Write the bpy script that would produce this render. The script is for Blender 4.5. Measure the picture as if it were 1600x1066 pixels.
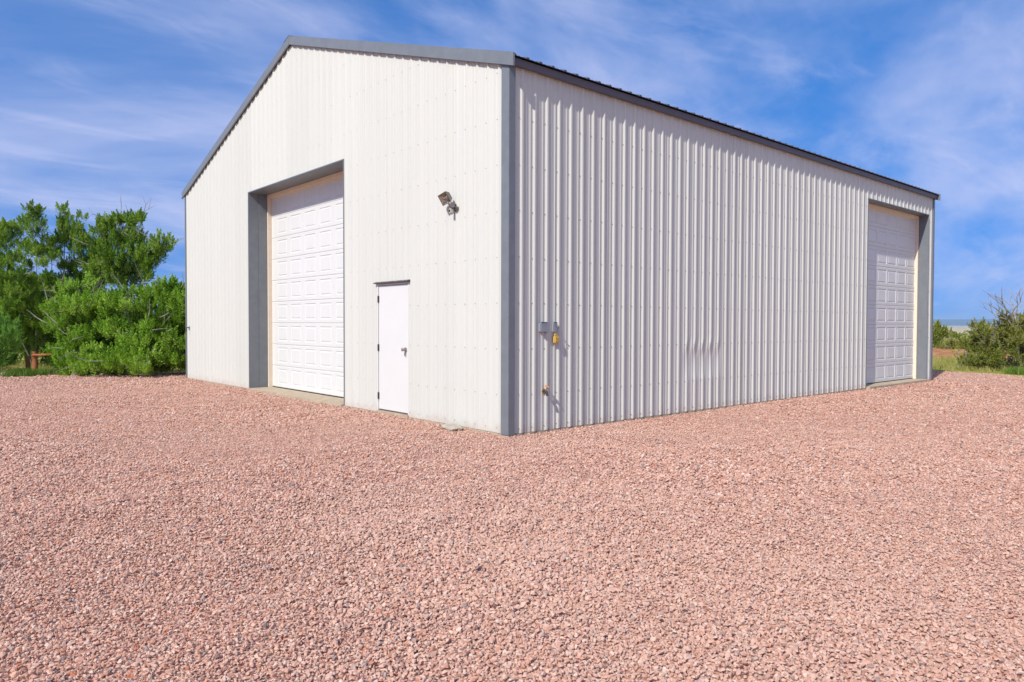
import bpy, bmesh, math, random
import numpy as np
from mathutils import Matrix, Vector

random.seed(7); rng = np.random.default_rng(11)
scene = bpy.context.scene
for o in list(bpy.data.objects): bpy.data.objects.remove(o, do_unlink=True)
col = scene.collection

# ------------------------------------------------------------------ camera
CAM = np.array([-6.1389, -7.0495, 1.4559]); YAW, PITCH, ROLL, FPX = 0.8499, -0.0237, 0.0027, 1131.64
D = np.array([math.cos(PITCH)*math.cos(YAW), math.cos(PITCH)*math.sin(YAW), math.sin(PITCH)])
R0 = np.cross(D, [0, 0, 1]); R0 /= np.linalg.norm(R0); U0 = np.cross(R0, D)
RT = math.cos(ROLL)*R0 + math.sin(ROLL)*U0; UP = -math.sin(ROLL)*R0 + math.cos(ROLL)*U0
cd = bpy.data.cameras.new('camera'); cam = bpy.data.objects.new('camera', cd); col.objects.link(cam)
cd.sensor_width = 36; cd.lens = FPX/1600*36; cd.clip_start = 0.05; cd.clip_end = 60000
M = Matrix.Identity(4)
for i in range(3):
    M[i][0], M[i][1], M[i][2], M[i][3] = RT[i], UP[i], -D[i], CAM[i]
cam.matrix_world = M; scene.camera = cam

# ------------------------------------------------------------------ sky and sun
SUN = Vector((1.0, 0.25, -0.92)).normalized()              # the way the light travels
el = math.asin(-SUN.z); az = math.atan2(-SUN.x, -SUN.y)    # towards the sun, clockwise from +Y
world = bpy.data.worlds.new('World'); scene.world = world; world.use_nodes = True
wn, wl = world.node_tree.nodes, world.node_tree.links
wn.clear()
def N(t, **k):
    n = wn.new(t)
    for a, b in k.items(): setattr(n, a, b)
    return n
sky = N('ShaderNodeTexSky', sky_type='NISHITA', sun_disc=False, sun_elevation=el, sun_rotation=az,
        altitude=1600, air_density=1.0, dust_density=0.3, ozone_density=2.5)
tint = N('ShaderNodeHueSaturation'); tint.inputs['Saturation'].default_value = 1.42; tint.inputs['Hue'].default_value = 0.506; tint.inputs['Value'].default_value = 1.8
wl.new(sky.outputs[0], tint.inputs['Color'])
tc = N('ShaderNodeTexCoord'); sep = N('ShaderNodeSeparateXYZ'); wl.new(tc.outputs['Generated'], sep.inputs[0])
def math_(op, a, b=None):
    n = N('ShaderNodeMath', operation=op)
    for i, v in enumerate((a, b)):
        if v is None: continue
        if isinstance(v, (int, float)): n.inputs[i].default_value = v
        else: wl.new(v, n.inputs[i])
    return n.outputs[0]
# the air is clear down to the horizon: keep the lookup out of the white band
sv = N('ShaderNodeCombineXYZ'); wl.new(sep.outputs[0], sv.inputs[0]); wl.new(sep.outputs[1], sv.inputs[1])
wl.new(math_('ADD', math_('MULTIPLY', math_('MAXIMUM', sep.outputs[2], 0.0), 0.55), 0.30), sv.inputs[2])
nv = N('ShaderNodeVectorMath', operation='NORMALIZE'); wl.new(sv.outputs[0], nv.inputs[0]); wl.new(nv.outputs[0], sky.inputs['Vector'])
zz = math_('ADD', math_('MAXIMUM', sep.outputs[2], 0.0), 0.16)
cmb = N('ShaderNodeCombineXYZ')
wl.new(math_('DIVIDE', sep.outputs[0], zz), cmb.inputs[0]); wl.new(math_('DIVIDE', sep.outputs[1], zz), cmb.inputs[1])
CLOUD = 11.1      # which stretch of the cloud field drifts over the yard
def cloud_layer(rot, sc, nscale, detail, rough, lo, hi, dist):
    mp = N('ShaderNodeMapping'); mp.inputs['Location'].default_value = (CLOUD, 0.37*CLOUD, 0); mp.inputs['Rotation'].default_value = (0, 0, rot); mp.inputs['Scale'].default_value = sc
    wl.new(cmb.outputs[0], mp.inputs['Vector'])
    nz = N('ShaderNodeTexNoise'); nz.inputs['Scale'].default_value = nscale; nz.inputs['Detail'].default_value = detail
    nz.inputs['Roughness'].default_value = rough; nz.inputs['Distortion'].default_value = dist
    wl.new(mp.outputs[0], nz.inputs['Vector'])
    mr = N('ShaderNodeMapRange', interpolation_type='SMOOTHSTEP'); mr.inputs['From Min'].default_value = lo; mr.inputs['From Max'].default_value = hi
    wl.new(nz.outputs['Fac'], mr.inputs['Value']); return mr.outputs[0]
c1 = cloud_layer(-0.55, (0.75, 1.1, 1), 0.62, 9, 0.55, 0.33, 0.66, 0.7)
c2 = cloud_layer(-0.75, (0.7, 1.7, 1), 1.8, 10, 0.60, 0.46, 0.76, 0.8)
cl = math_('MINIMUM', math_('ADD', math_('ADD', math_('MULTIPLY', c1, 0.62), math_('MULTIPLY', c2, 0.27)), 0.06), 0.85)
mix = N('ShaderNodeMix', data_type='RGBA')
wl.new(cl, mix.inputs['Factor']); wl.new(tint.outputs[0], mix.inputs['A']); mix.inputs['B'].default_value = (6.2, 6.5, 8.9, 1)
bg = N('ShaderNodeBackground'); bg.inputs['Strength'].default_value = 0.11
wl.new(mix.outputs['Result'], bg.inputs['Color'])
wo = N('ShaderNodeOutputWorld'); wl.new(bg.outputs[0], wo.inputs['Surface'])

sl = bpy.data.lights.new('sun', 'SUN'); sl.energy = 4.8; sl.angle = math.radians(0.53); sl.color = (1.0, 0.972, 0.925)
so = bpy.data.objects.new('sun', sl); col.objects.link(so); so.location = (-20, -10, 30)
so.rotation_euler = SUN.to_track_quat('-Z', 'Y').to_euler()
vs = scene.view_settings; vs.view_transform = 'Standard'; vs.look = 'None'; vs.exposure = 0.02; vs.gamma = 1; vs.use_curve_mapping = False
cy = scene.cycles; cy.max_bounces = 6; cy.diffuse_bounces = 3; cy.glossy_bounces = 3; cy.transmission_bounces = 4; cy.volume_bounces = 0

# ------------------------------------------------------------------ materials
def mat(name, colr, rough=0.5, spec=0.5, metal=0.0, noise=0.0, nscale=8.0, bump=0.0, bscale=60.0, stretch=(1, 1, 1), colr2=None):
    m = bpy.data.materials.new(name); m.use_nodes = True
    n, l = m.node_tree.nodes, m.node_tree.links
    b = n['Principled BSDF']; b.inputs['Base Color'].default_value = (*colr, 1)
    b.inputs['Roughness'].default_value = rough; b.inputs['Specular IOR Level'].default_value = spec; b.inputs['Metallic'].default_value = metal
    if noise or bump:
        t = n.new('ShaderNodeTexCoord'); mp = n.new('ShaderNodeMapping'); mp.inputs['Scale'].default_value = stretch
        l.new(t.outputs['Object'], mp.inputs['Vector'])
    if noise:
        nz = n.new('ShaderNodeTexNoise'); nz.inputs['Scale'].default_value = nscale; nz.inputs['Detail'].default_value = 7; nz.inputs['Roughness'].default_value = 0.65
        l.new(mp.outputs[0], nz.inputs['Vector'])
        mr = n.new('ShaderNodeMapRange'); mr.inputs['From Min'].default_value = 0.3; mr.inputs['From Max'].default_value = 0.7
        l.new(nz.outputs['Fac'], mr.inputs['Value'])
        mx = n.new('ShaderNodeMix'); mx.data_type = 'RGBA'
        c2 = colr2 or tuple(max(0, c*(1-noise)) for c in colr)
        mx.inputs['A'].default_value = (*c2, 1); mx.inputs['B'].default_value = (*colr, 1)
        l.new(mr.outputs[0], mx.inputs['Factor']); l.new(mx.outputs['Result'], b.inputs['Base Color'])
    if bump:
        bz = n.new('ShaderNodeTexNoise'); bz.inputs['Scale'].default_value = bscale; bz.inputs['Detail'].default_value = 4
        l.new(mp.outputs[0], bz.inputs['Vector'])
        bp = n.new('ShaderNodeBump'); bp.inputs['Strength'].default_value = 1.0; bp.inputs['Distance'].default_value = bump
        l.new(bz.outputs['Fac'], bp.inputs['Height']); l.new(bp.outputs[0], b.inputs['Normal'])
    return m
def sheet_material():
    m = mat('white_sheet_metal', (0.605, 0.598, 0.525), 0.42, 0.4, noise=0.03, nscale=1.6, bump=0.0016, bscale=2.0, stretch=(1, 1, 0.35))
    n, l = m.node_tree.nodes, m.node_tree.links; b = n['Principled BSDF']; src = b.inputs['Base Color'].links[0].from_socket
    oi = n.new('ShaderNodeObjectInfo'); mr = n.new('ShaderNodeMapRange'); mr.inputs['To Min'].default_value = 0.955; mr.inputs['To Max'].default_value = 1.02; l.new(oi.outputs['Random'], mr.inputs['Value'])
    mu = n.new('ShaderNodeMix'); mu.data_type = 'RGBA'; mu.blend_type = 'MULTIPLY'; mu.inputs['Factor'].default_value = 1; l.new(src, mu.inputs['A']); l.new(mr.outputs[0], mu.inputs['B'])
    g = n.new('ShaderNodeNewGeometry'); sp = n.new('ShaderNodeSeparateXYZ'); l.new(g.outputs['Position'], sp.inputs[0])
    nz = n.new('ShaderNodeTexNoise'); nz.inputs['Scale'].default_value = 7; nz.inputs['Detail'].default_value = 8; nz.inputs['Roughness'].default_value = 0.7; l.new(g.outputs['Position'], nz.inputs['Vector'])
    ma = n.new('ShaderNodeMath'); ma.operation = 'MULTIPLY_ADD'; ma.inputs[1].default_value = 0.55; ma.inputs[2].default_value = -0.20; l.new(nz.outputs['Fac'], ma.inputs[0])
    su = n.new('ShaderNodeMath'); su.operation = 'SUBTRACT'; l.new(ma.outputs[0], su.inputs[0]); l.new(sp.outputs[2], su.inputs[1])
    dr = n.new('ShaderNodeMapRange'); dr.inputs['From Min'].default_value = -0.08; dr.inputs['From Max'].default_value = 0.10; dr.inputs['To Max'].default_value = 0.42; l.new(su.outputs[0], dr.inputs['Value'])
    d = n.new('ShaderNodeMix'); d.data_type = 'RGBA'; l.new(dr.outputs[0], d.inputs['Factor']); l.new(mu.outputs['Result'], d.inputs['A']); d.inputs['B'].default_value = (0.46, 0.33, 0.24, 1)
    l.new(d.outputs['Result'], b.inputs['Base Color']); return m
MT = {
 'white':  sheet_material(),
 'trim':   mat('grey_trim_metal', (0.185, 0.20, 0.212), 0.42, 0.5, noise=0.18, nscale=5, bump=0.002, bscale=3.0),
 'roof':   mat('charcoal_roof_metal', (0.075, 0.075, 0.082), 0.45, 0.5, noise=0.15, nscale=4),
 'eave':   mat('shade_darkened_grey_eave_metal', (0.13, 0.115, 0.125), 0.45, 0.4, noise=0.15, nscale=4),  # trim grey darkened so the colour carries the shade under the roof edge
 'cream':  mat('cream_painted_wood', (0.80, 0.67, 0.51), 0.6, 0.3, noise=0.1, nscale=9),
 'door':   mat('white_door_paint', (0.675, 0.668, 0.62), 0.38, 0.45, noise=0.03, nscale=3, bump=0.0004, bscale=14),
 'concrete': mat('tan_concrete', (0.50, 0.40, 0.28), 0.9, 0.2, noise=0.3, nscale=6, bump=0.004, bscale=40),
 'dark':   mat('dark_metal', (0.05, 0.045, 0.045), 0.45, 0.5),
 'brown':  mat('brown_drip_metal', (0.10, 0.075, 0.065), 0.5, 0.4),
 'steel':  mat('brushed_steel', (0.42, 0.38, 0.35), 0.3, 0.5, metal=0.8),
 'rubber': mat('black_rubber', (0.02, 0.02, 0.02), 0.8, 0.2),
 'screw':  mat('screw_paint', (0.36, 0.35, 0.34), 0.4, 0.5, metal=0.4),
 'greybox': mat('grey_outlet_metal', (0.28, 0.30, 0.33), 0.45, 0.5, noise=0.12, nscale=30),
 'yellow': mat('yellow_plastic_tag', (0.72, 0.47, 0.10), 0.5, 0.4, noise=0.25, nscale=40),
 'brass':  mat('brass_valve', (0.45, 0.28, 0.10), 0.35, 0.5, metal=0.7),
 'orange': mat('orange_valve_wheel', (0.62, 0.24, 0.05), 0.5, 0.4),
 'bronze': mat('bronze_lamp_housing', (0.20, 0.18, 0.155), 0.4, 0.5, metal=0.3, noise=0.2, nscale=20),
 'beige':  mat('beige_sensor_plastic', (0.55, 0.52, 0.42), 0.5, 0.4),
 'stone':  mat('tan_flat_stone', (0.50, 0.40, 0.26), 0.9, 0.2, noise=0.45, nscale=9, bump=0.006, bscale=22, colr2=(0.30, 0.29, 0.28)),
 'rock':   mat('pale_pink_rock', (0.50, 0.36, 0.29), 0.9, 0.2, noise=0.4, nscale=7, bump=0.01, bscale=14),
 'redwood': mat('red_brown_weathered_wood', (0.46, 0.18, 0.07), 0.85, 0.2, noise=0.5, nscale=7, bump=0.006, bscale=20, stretch=(4, 4, 0.6)),
 'bark':   mat('grey_juniper_bark', (0.30, 0.245, 0.20), 0.9, 0.1, noise=0.55, nscale=6, bump=0.01, bscale=18, stretch=(3, 3, 0.6)),
 'deadwood': mat('bleached_dead_wood', (0.42, 0.38, 0.34), 0.9, 0.1, noise=0.5, nscale=6),
}
mg = bpy.data.materials.new('lamp_glass'); mg.use_nodes = True
b = mg.node_tree.nodes['Principled BSDF']; b.inputs['Base Color'].default_value = (0.9, 0.9, 0.88, 1); b.inputs['Roughness'].default_value = 0.03
b.inputs['Transmission Weight'].default_value = 1.0; b.inputs['IOR'].default_value = 1.3; MT['glass'] = mg
MT['reflector'] = mat('lamp_reflector', (0.62, 0.55, 0.47), 0.28, 0.5, metal=0.9)

# ------------------------------------------------------------------ helpers
class MB:
    def __init__(s): s.v = []; s.f = []
    def box(s, x0, x1, y0, y1, z0, z1, bev=0.0):
        k = len(s.v)
        s.v += [(x, y, z) for z in (z0, z1) for y in (y0, y1) for x in (x0, x1)]
        for q in ((0, 2, 3, 1), (4, 5, 7, 6), (0, 1, 5, 4), (1, 3, 7, 5), (3, 2, 6, 7), (2, 0, 4, 6)): s.f.append(tuple(k+i for i in q))
        return s
    def face(s, pts):
        k = len(s.v); s.v += [tuple(p) for p in pts]; s.f.append(tuple(range(k, k+len(pts)))); return s
    def prism(s, poly, axis, a, b_):
        """extrude a 2-D polygon along axis (0,1,2) from a to b_"""
        k = len(s.v); n = len(poly)
        for t in (a, b_):
            for p in poly:
                q = list(p); q.insert(axis, t); s.v.append(tuple(q))
        s.f.append(tuple(k+i for i in range(n))); s.f.append(tuple(k+n+i for i in reversed(range(n))))
        for i in range(n):
            j = (i+1) % n; s.f.append((k+i, k+n+i, k+n+j, k+j))
        return s
    def tube(s, pts, rad, n=8, cap=True):
        pts = [Vector(p) for p in pts]; m = len(pts)
        rad = rad if isinstance(rad, (list, tuple)) else [rad]*m
        k = len(s.v); prev = None
        for i, p in enumerate(pts):
            t = (pts[min(i+1, m-1)]-pts[max(i-1, 0)]).normalized()
            a = prev - t*prev.dot(t) if prev else t.orthogonal()
            a.normalize(); prev = a; c = t.cross(a)
            for j in range(n):
                w = 2*math.pi*j/n; s.v.append(tuple(p+(a*math.cos(w)+c*math.sin(w))*rad[i]))
        for i in range(m-1):
            for j in range(n):
                q = (j+1) % n; s.f.append((k+i*n+j, k+i*n+q, k+(i+1)*n+q, k+(i+1)*n+j))
        if cap: s.f.append(tuple(k+j for j in reversed(range(n)))); s.f.append(tuple(k+(m-1)*n+j for j in range(n)))
        return s
    def mesh(s, name, bevel=0.0, fix=True, smooth=False):
        me = bpy.data.meshes.new(name); me.from_pydata(s.v, [], s.f); me.update()
        if fix or bevel:
            bm = bmesh.new(); bm.from_mesh(me)
            bmesh.ops.recalc_face_normals(bm, faces=bm.faces)
            if bevel: bmesh.ops.bevel(bm, geom=[e for e in bm.edges if len(e.link_faces) == 2 and e.calc_face_angle(0) > 0.6], offset=bevel, segments=2, affect='EDGES')
            bm.to_mesh(me); bm.free()
        if smooth: me.polygons.foreach_set('use_smooth', [True]*len(me.polygons))
        return me
    def build(s, name, m, parent=None, bevel=0.0, fix=True, smooth=False):
        return link(name, s.mesh(name, bevel, fix, smooth), m, parent)
def link(name, me, m, parent=None, loc=None):
    if m is not None and not me.materials: me.materials.append(MT[m] if isinstance(m, str) else m)
    o = bpy.data.objects.new(name, me); col.objects.link(o); o.parent = parent
    if loc is not None: o.location = loc
    return o
def tag(o, label=None, cat=None, group=None, kind=None):
    if label: o['label'] = label
    if cat: o['category'] = cat
    if group: o['group'] = group
    if kind: o['kind'] = kind
    return o
def empty(name, loc=(0, 0, 0), parent=None):
    o = bpy.data.objects.new(name, None); o.location = loc; col.objects.link(o); o.parent = parent; return o
def at(px, py, depth):          # a point of the place, from a bearing and its real distance
    return CAM + depth*(D + (px-800)/FPX*RT - (py-533)/FPX*UP)
# smooth value noise on numpy arrays
_perm = rng.random((256, 256))
def vnoise(x, y):
    xi = np.floor(x).astype(int); yi = np.floor(y).astype(int); fx = x-xi; fy = y-yi
    fx = fx*fx*(3-2*fx); fy = fy*fy*(3-2*fy)
    g = lambda a, c: _perm[a & 255, c & 255]
    return (g(xi, yi)*(1-fx)+g(xi+1, yi)*fx)*(1-fy)+(g(xi, yi+1)*(1-fx)+g(xi+1, yi+1)*fx)*fy - 0.5

# ------------------------------------------------------------------ ground
W, L, HE, SL = 12.8723, 14.79, 4.80, 0.325      # gable width, long side, eave, roof slope
RY = W/2
def pad(x, y):      # 1 on the gravel yard, 0 outside
    ex = 19.7 + 1.1*vnoise(y*0.23+7, x*0+3) + 0.35*vnoise(y*1.1, x*0+9)
    ey = 15.75 + 0.9*vnoise(x*0.21+31, y*0+5) + 0.35*vnoise(x*1.0+3, y*0+2) - np.clip(x, -30, 0)*0.20
    d = np.minimum(ex-x, ey-y)
    return np.clip(d/0.9+0.35, 0, 1)
def gh(x, y):       # height of the gravel
    near = np.clip(np.minimum(np.maximum(-x, -y), 1.2)/1.2, 0, 1)
    inside = ((x > -0.0) & (y > -0.0) & (x < L) & (y < W))
    h = 0.020*vnoise(x*0.55, y*0.55) + 0.050*vnoise(x*1.25+9, y*1.25+4)*near + 0.040*vnoise(x*2.6+5, y*2.6+1)*near + 0.016*vnoise(x*5.5+2, y*5.5+8)*near
    track = np.sin((x*0.75-y*0.66)*2.1+1.5*vnoise(x*.3, y*.3))
    h = h + 0.012*track*near*(0.4+1.2*np.clip(vnoise(x*.22+60, y*.22)+.3, 0, 1))
    return np.where(inside, -0.05, h - 0.004)
def gravel_z(x, y):
    p = pad(x, y); return gh(x, y)*p - 0.16*(1-p)**1.5
def grid_mesh(name, xs, ys, zf):
    X, Y = np.meshgrid(xs, ys, indexing='xy'); Z = zf(X, Y); nx, ny = len(xs), len(ys)
    v = np.stack([X, Y, Z], -1).reshape(-1, 3)
    i = np.arange(nx*ny).reshape(ny, nx)
    f = np.stack([i[:-1, :-1], i[:-1, 1:], i[1:, 1:], i[1:, :-1]], -1).reshape(-1, 4)
    me = bpy.data.meshes.new(name); me.vertices.add(len(v)); me.vertices.foreach_set('co', v.ravel().astype(np.float32))
    me.loops.add(f.size); me.loops.foreach_set('vertex_index', f.ravel().astype(np.int32))
    me.polygons.add(len(f)); me.polygons.foreach_set('loop_start', np.arange(0, f.size, 4, dtype=np.int32))
    me.update(calc_edges=True); me.validate()
    me.polygons.foreach_set('use_smooth', np.ones(len(f), bool)); return me

PINKS = [(0.00, (0.571, 0.333, 0.249)), (0.18, (0.609, 0.378, 0.285)), (0.36, (0.521, 0.290, 0.209)), (0.50, (0.640, 0.436, 0.335)),
         (0.64, (0.461, 0.232, 0.158)), (0.72, (0.599, 0.348, 0.240)), (0.83, (0.374, 0.276, 0.240)), (0.88, (0.679, 0.503, 0.403)),
         (0.955, (0.216, 0.160, 0.148)), (0.98, (0.472, 0.184, 0.106))]
def ramp(n, stops, interp='CONSTANT'):
    r = n.new('ShaderNodeValToRGB'); r.color_ramp.interpolation = interp
    e = r.color_ramp.elements
    while len(e) > 1: e.remove(e[-1])
    e[0].position = stops[0][0]; e[0].color = (*stops[0][1], 1)
    for p, c in stops[1:]:
        k = e.new(p); k.color = (*c, 1)
    return r
def gravel_material():
    m = bpy.data.materials.new('pink_gravel_bed'); m.use_nodes = True
    n, l = m.node_tree.nodes, m.node_tree.links; b = n['Principled BSDF']; b.inputs['Roughness'].default_value = 0.9; b.inputs['Specular IOR Level'].default_value = 0.2
    g = n.new('ShaderNodeNewGeometry')
    v = n.new('ShaderNodeTexVoronoi'); v.inputs['Scale'].default_value = 36; l.new(g.outputs['Position'], v.inputs['Vector'])
    sp = n.new('ShaderNodeSeparateColor'); l.new(v.outputs['Color'], sp.inputs[0])
    r = ramp(n, PINKS); l.new(sp.outputs[0], r.inputs[0])
    nz = n.new('ShaderNodeTexNoise'); nz.inputs['Scale'].default_value = 0.7; nz.inputs['Detail'].default_value = 5; l.new(g.outputs['Position'], nz.inputs['Vector'])
    mx = n.new('ShaderNodeMix'); mx.data_type = 'RGBA'; mx.blend_type = 'MULTIPLY'
    r2 = ramp(n, [(0.3, (0.90, 0.84, 0.82)), (0.7, (1.0, 1.0, 1.0))], 'LINEAR'); l.new(nz.outputs['Fac'], r2.inputs[0])
    mx.inputs['Factor'].default_value = 1; l.new(r.outputs[0], mx.inputs['A']); l.new(r2.outputs[0], mx.inputs['B']); l.new(mx.outputs['Result'], b.inputs['Base Color'])
    inv = n.new('ShaderNodeMath'); inv.operation = 'MULTIPLY'; inv.inputs[1].default_value = -1; l.new(v.outputs['Distance'], inv.inputs[0])
    ad = n.new('ShaderNodeMath'); ad.operation = 'ADD'; l.new(inv.outputs[0], ad.inputs[0])
    sc = n.new('ShaderNodeMath'); sc.operation = 'MULTIPLY'; sc.inputs[1].default_value = 0.9; l.new(sp.outputs[1], sc.inputs[0]); l.new(sc.outputs[0], ad.inputs[1])
    bp = n.new('ShaderNodeBump'); bp.inputs['Distance'].default_value = 0.016; bp.inputs['Strength'].default_value = 1; l.new(ad.outputs[0], bp.inputs['Height']); l.new(bp.outputs[0], b.inputs['Normal'])
    return m
MT['gravel'] = gravel_material()
def stone_material():
    m = bpy.data.materials.new('pink_gravel_stone'); m.use_nodes = True
    n, l = m.node_tree.nodes, m.node_tree.links; b = n['Principled BSDF']; b.inputs['Roughness'].default_value = 0.85; b.inputs['Specular IOR Level'].default_value = 0.25
    a = n.new('ShaderNodeAttribute'); a.attribute_type = 'INSTANCER'; a.attribute_name = 'rnd'
    r = ramp(n, PINKS); l.new(a.outputs['Fac'], r.inputs[0])
    t = n.new('ShaderNodeTexCoord'); nz = n.new('ShaderNodeTexNoise'); nz.inputs['Scale'].default_value = 2.2; nz.inputs['Detail'].default_value = 4; l.new(t.outputs['Object'], nz.inputs['Vector'])
    r2 = ramp(n, [(0.3, (0.72, 0.70, 0.70)), (0.6, (1.04, 1.03, 1.02))], 'LINEAR'); l.new(nz.outputs['Fac'], r2.inputs[0])
    mx = n.new('ShaderNodeMix'); mx.data_type = 'RGBA'; mx.blend_type = 'MULTIPLY'; mx.inputs['Factor'].default_value = 1
    l.new(r.outputs[0], mx.inputs['A']); l.new(r2.outputs[0], mx.inputs['B'])
    du = n.new('ShaderNodeAttribute'); du.attribute_type = 'INSTANCER'; du.attribute_name = 'dust'
    dm = n.new('ShaderNodeMath'); dm.operation = 'MULTIPLY'; dm.inputs[1].default_value = 0.45; l.new(du.outputs['Fac'], dm.inputs[0])
    m3 = n.new('ShaderNodeMix'); m3.data_type = 'RGBA'; l.new(dm.outputs[0], m3.inputs['Factor']); l.new(mx.outputs['Result'], m3.inputs['A']); m3.inputs['B'].default_value = (0.555, 0.362, 0.275, 1)
    l.new(m3.outputs['Result'], b.inputs['Base Color'])
    return m
MT['gravel_stone'] = stone_material()

xs = np.unique(np.concatenate([np.arange(-60, -11, 1.0), np.arange(-11, 21.6, 0.1)])); ys = np.unique(np.concatenate([np.arange(-60, -11, 1.0), np.arange(-11, 21, 0.1)]))
go = link('gravel_yard', grid_mesh('gravel_yard', xs, ys, gravel_z), 'gravel'); tag(go, kind='structure')

# the loose stones on top: jittered rows, thinning where they get too small to tell apart
def scatter_stones():
    P = []
    for (r0, r1, cell, layers) in ((1.6, 6.5, 0.0165, 2), (6.5, 11.0, 0.0225, 1), (11.0, 18.0, 0.036, 1), (18.0, 30.0, 0.062, 1)):
        for ly in range(layers):
            n = int(2*r1/cell); a = (np.arange(n)-n/2)*cell
            X, Y = np.meshgrid(a, a); X = X.ravel(); Y = Y.ravel()
            X = X + rng.uniform(-.5, .5, X.size)*cell; Y = Y + rng.uniform(-.5, .5, Y.size)*cell
            if ly: k = rng.random(X.size) < 0.35; X, Y = X[k], Y[k]
            rr = np.hypot(X, Y); ang = np.arctan2(Y, X)-YAW; ang = (ang+np.pi) % (2*np.pi)-np.pi
            k = (rr >= r0) & (rr < r1) & (np.abs(ang) < math.radians(46)); X = X[k]+CAM[0]; Y = Y[k]+CAM[1]
            k = (pad(X, Y) > 0.45) & ~((X > -0.02) & (X < L+0.02) & (Y > -0.02) & (Y < W+0.02)); X, Y = X[k], Y[k]
            s = np.clip(rng.lognormal(math.log(0.0090), 0.30, X.size), 0.0045, 0.0165)*(1+0.5*vnoise(X*0.6+40, Y*0.6))*(1.0 if cell < .02 else 1.12 if cell < .03 else 1.3 if cell < .05 else 1.7)
            Z = gravel_z(X, Y) + s*rng.uniform(0.0, 1.05, X.size) + ly*0.008
            P.append(np.stack([X, Y, Z, s], -1))
    return np.concatenate(P)
def stone_meshes(n=10):
    c = bpy.data.collections.new('gravel_stone_shapes')
    for i in range(n):
        bm = bmesh.new(); d = rng.normal(size=(13, 3)); d /= np.linalg.norm(d, axis=1)[:, None]
        d *= rng.uniform(0.82, 1.1, (13, 1)); d *= np.array([1.15, rng.uniform(0.75, 1.0), rng.uniform(0.55, 0.8)])
        for p in d: bm.verts.new(p)
        r = bmesh.ops.convex_hull(bm, input=bm.verts)
        bmesh.ops.delete(bm, geom=[v for v in bm.verts if not v.link_faces], context='VERTS')
        me = bpy.data.meshes.new('gravel_stone'); bm.to_mesh(me); bm.free(); me.materials.append(MT['gravel_stone'])
        c.objects.link(bpy.data.objects.new('gravel_stone', me))
    return c
def instance_on_points(name, P, rot, scl, pick, rnd, coll):
    me = bpy.data.meshes.new(name); me.vertices.add(len(P)); me.vertices.foreach_set('co', P.astype(np.float32).ravel())
    me.attributes.new('rot', 'FLOAT_VECTOR', 'POINT').data.foreach_set('vector', rot.astype(np.float32).ravel())
    me.attributes.new('scl', 'FLOAT', 'POINT').data.foreach_set('value', scl.astype(np.float32))
    me.attributes.new('pick', 'INT', 'POINT').data.foreach_set('value', pick.astype(np.int32))
    me.attributes.new('rnd', 'FLOAT', 'POINT').data.foreach_set('value', rnd.astype(np.float32))
    dust = np.clip(0.35+1.1*vnoise(P[:, 0]*0.35+11, P[:, 1]*0.35+5)+0.8*vnoise(P[:, 0]*1.1, P[:, 1]*1.1+50), 0, 1)
    me.attributes.new('dust', 'FLOAT', 'POINT').data.foreach_set('value', dust.astype(np.float32))
    me.update(); o = bpy.data.objects.new(name, me); col.objects.link(o)
    g = bpy.data.node_groups.new('scatter', 'GeometryNodeTree')
    g.interface.new_socket('Geometry', in_out='INPUT', socket_type='NodeSocketGeometry'); g.interface.new_socket('Geometry', in_out='OUTPUT', socket_type='NodeSocketGeometry')
    n, l = g.nodes, g.links
    gi, gx = n.new('NodeGroupInput'), n.new('NodeGroupOutput'); ip = n.new('GeometryNodeInstanceOnPoints'); ci = n.new('GeometryNodeCollectionInfo')
    ci.inputs['Collection'].default_value = coll; ci.inputs['Separate Children'].default_value = True; ci.inputs['Reset Children'].default_value = True
    def na(nm, t):
        a = n.new('GeometryNodeInputNamedAttribute'); a.data_type = t; a.inputs['Name'].default_value = nm; return a.outputs[0]
    er = n.new('FunctionNodeEulerToRotation'); l.new(na('rot', 'FLOAT_VECTOR'), er.inputs[0])
    l.new(gi.outputs[0], ip.inputs['Points']); l.new(ci.outputs[0], ip.inputs['Instance']); ip.inputs['Pick Instance'].default_value = True
    l.new(na('pick', 'INT'), ip.inputs['Instance Index']); l.new(er.outputs[0], ip.inputs['Rotation']); l.new(na('scl', 'FLOAT'), ip.inputs['Scale'])
    l.new(ip.outputs[0], gx.inputs[0])
    md = o.modifiers.new('scatter', 'NODES'); md.node_group = g
    return o
P = scatter_stones(); n = len(P)
rot = np.stack([rng.normal(0, 0.45, n), rng.normal(0, 0.45, n), rng.uniform(0, 6.28, n)], -1)
gs = instance_on_points('gravel_stones', P[:, :3], rot, P[:, 3], rng.integers(0, 10, n), rng.random(n), stone_meshes())
tag(gs, 'loose crushed pink and grey gravel stones covering the yard', 'gravel', kind='stuff')
print('stones', n)

# the land around: one sheet to the horizon
def graded(a, near, step):
    v = [0.0]; s = step
    while v[-1] < a:
        v.append(v[-1]+s)
        if v[-1] > near: s *= 1.22
    v = np.array(v); return np.unique(np.concatenate([-v, v]))
def berm(x, y):
    return 1.0*np.exp(-(((x-35)/4.5)**2+((y-9)/11)**2)) 
def land_z(x, y):
    r = np.hypot(x, y)
    out = np.clip((r-26)/30, 0, 1)
    z = -0.035 + 0.10*vnoise(x*0.35+3, y*0.35)*np.clip((np.maximum(x-19, y-15.5))/4, 0, 1)
    z = z + out*(0.5*vnoise(x*0.05, y*0.05)) - np.clip((r-60)/1500, 0, 1)*7.5 + np.clip((r-200)/2000, 0, 1)*4*vnoise(x*0.004, y*0.004)
    z = z - 0.22*np.clip(np.minimum(18.2-x, 13.8-y), 0, 1)
    return z + 0.45*np.exp(-(((x-31)/3.2)**2+((y-3.5)/7)**2))
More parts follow.
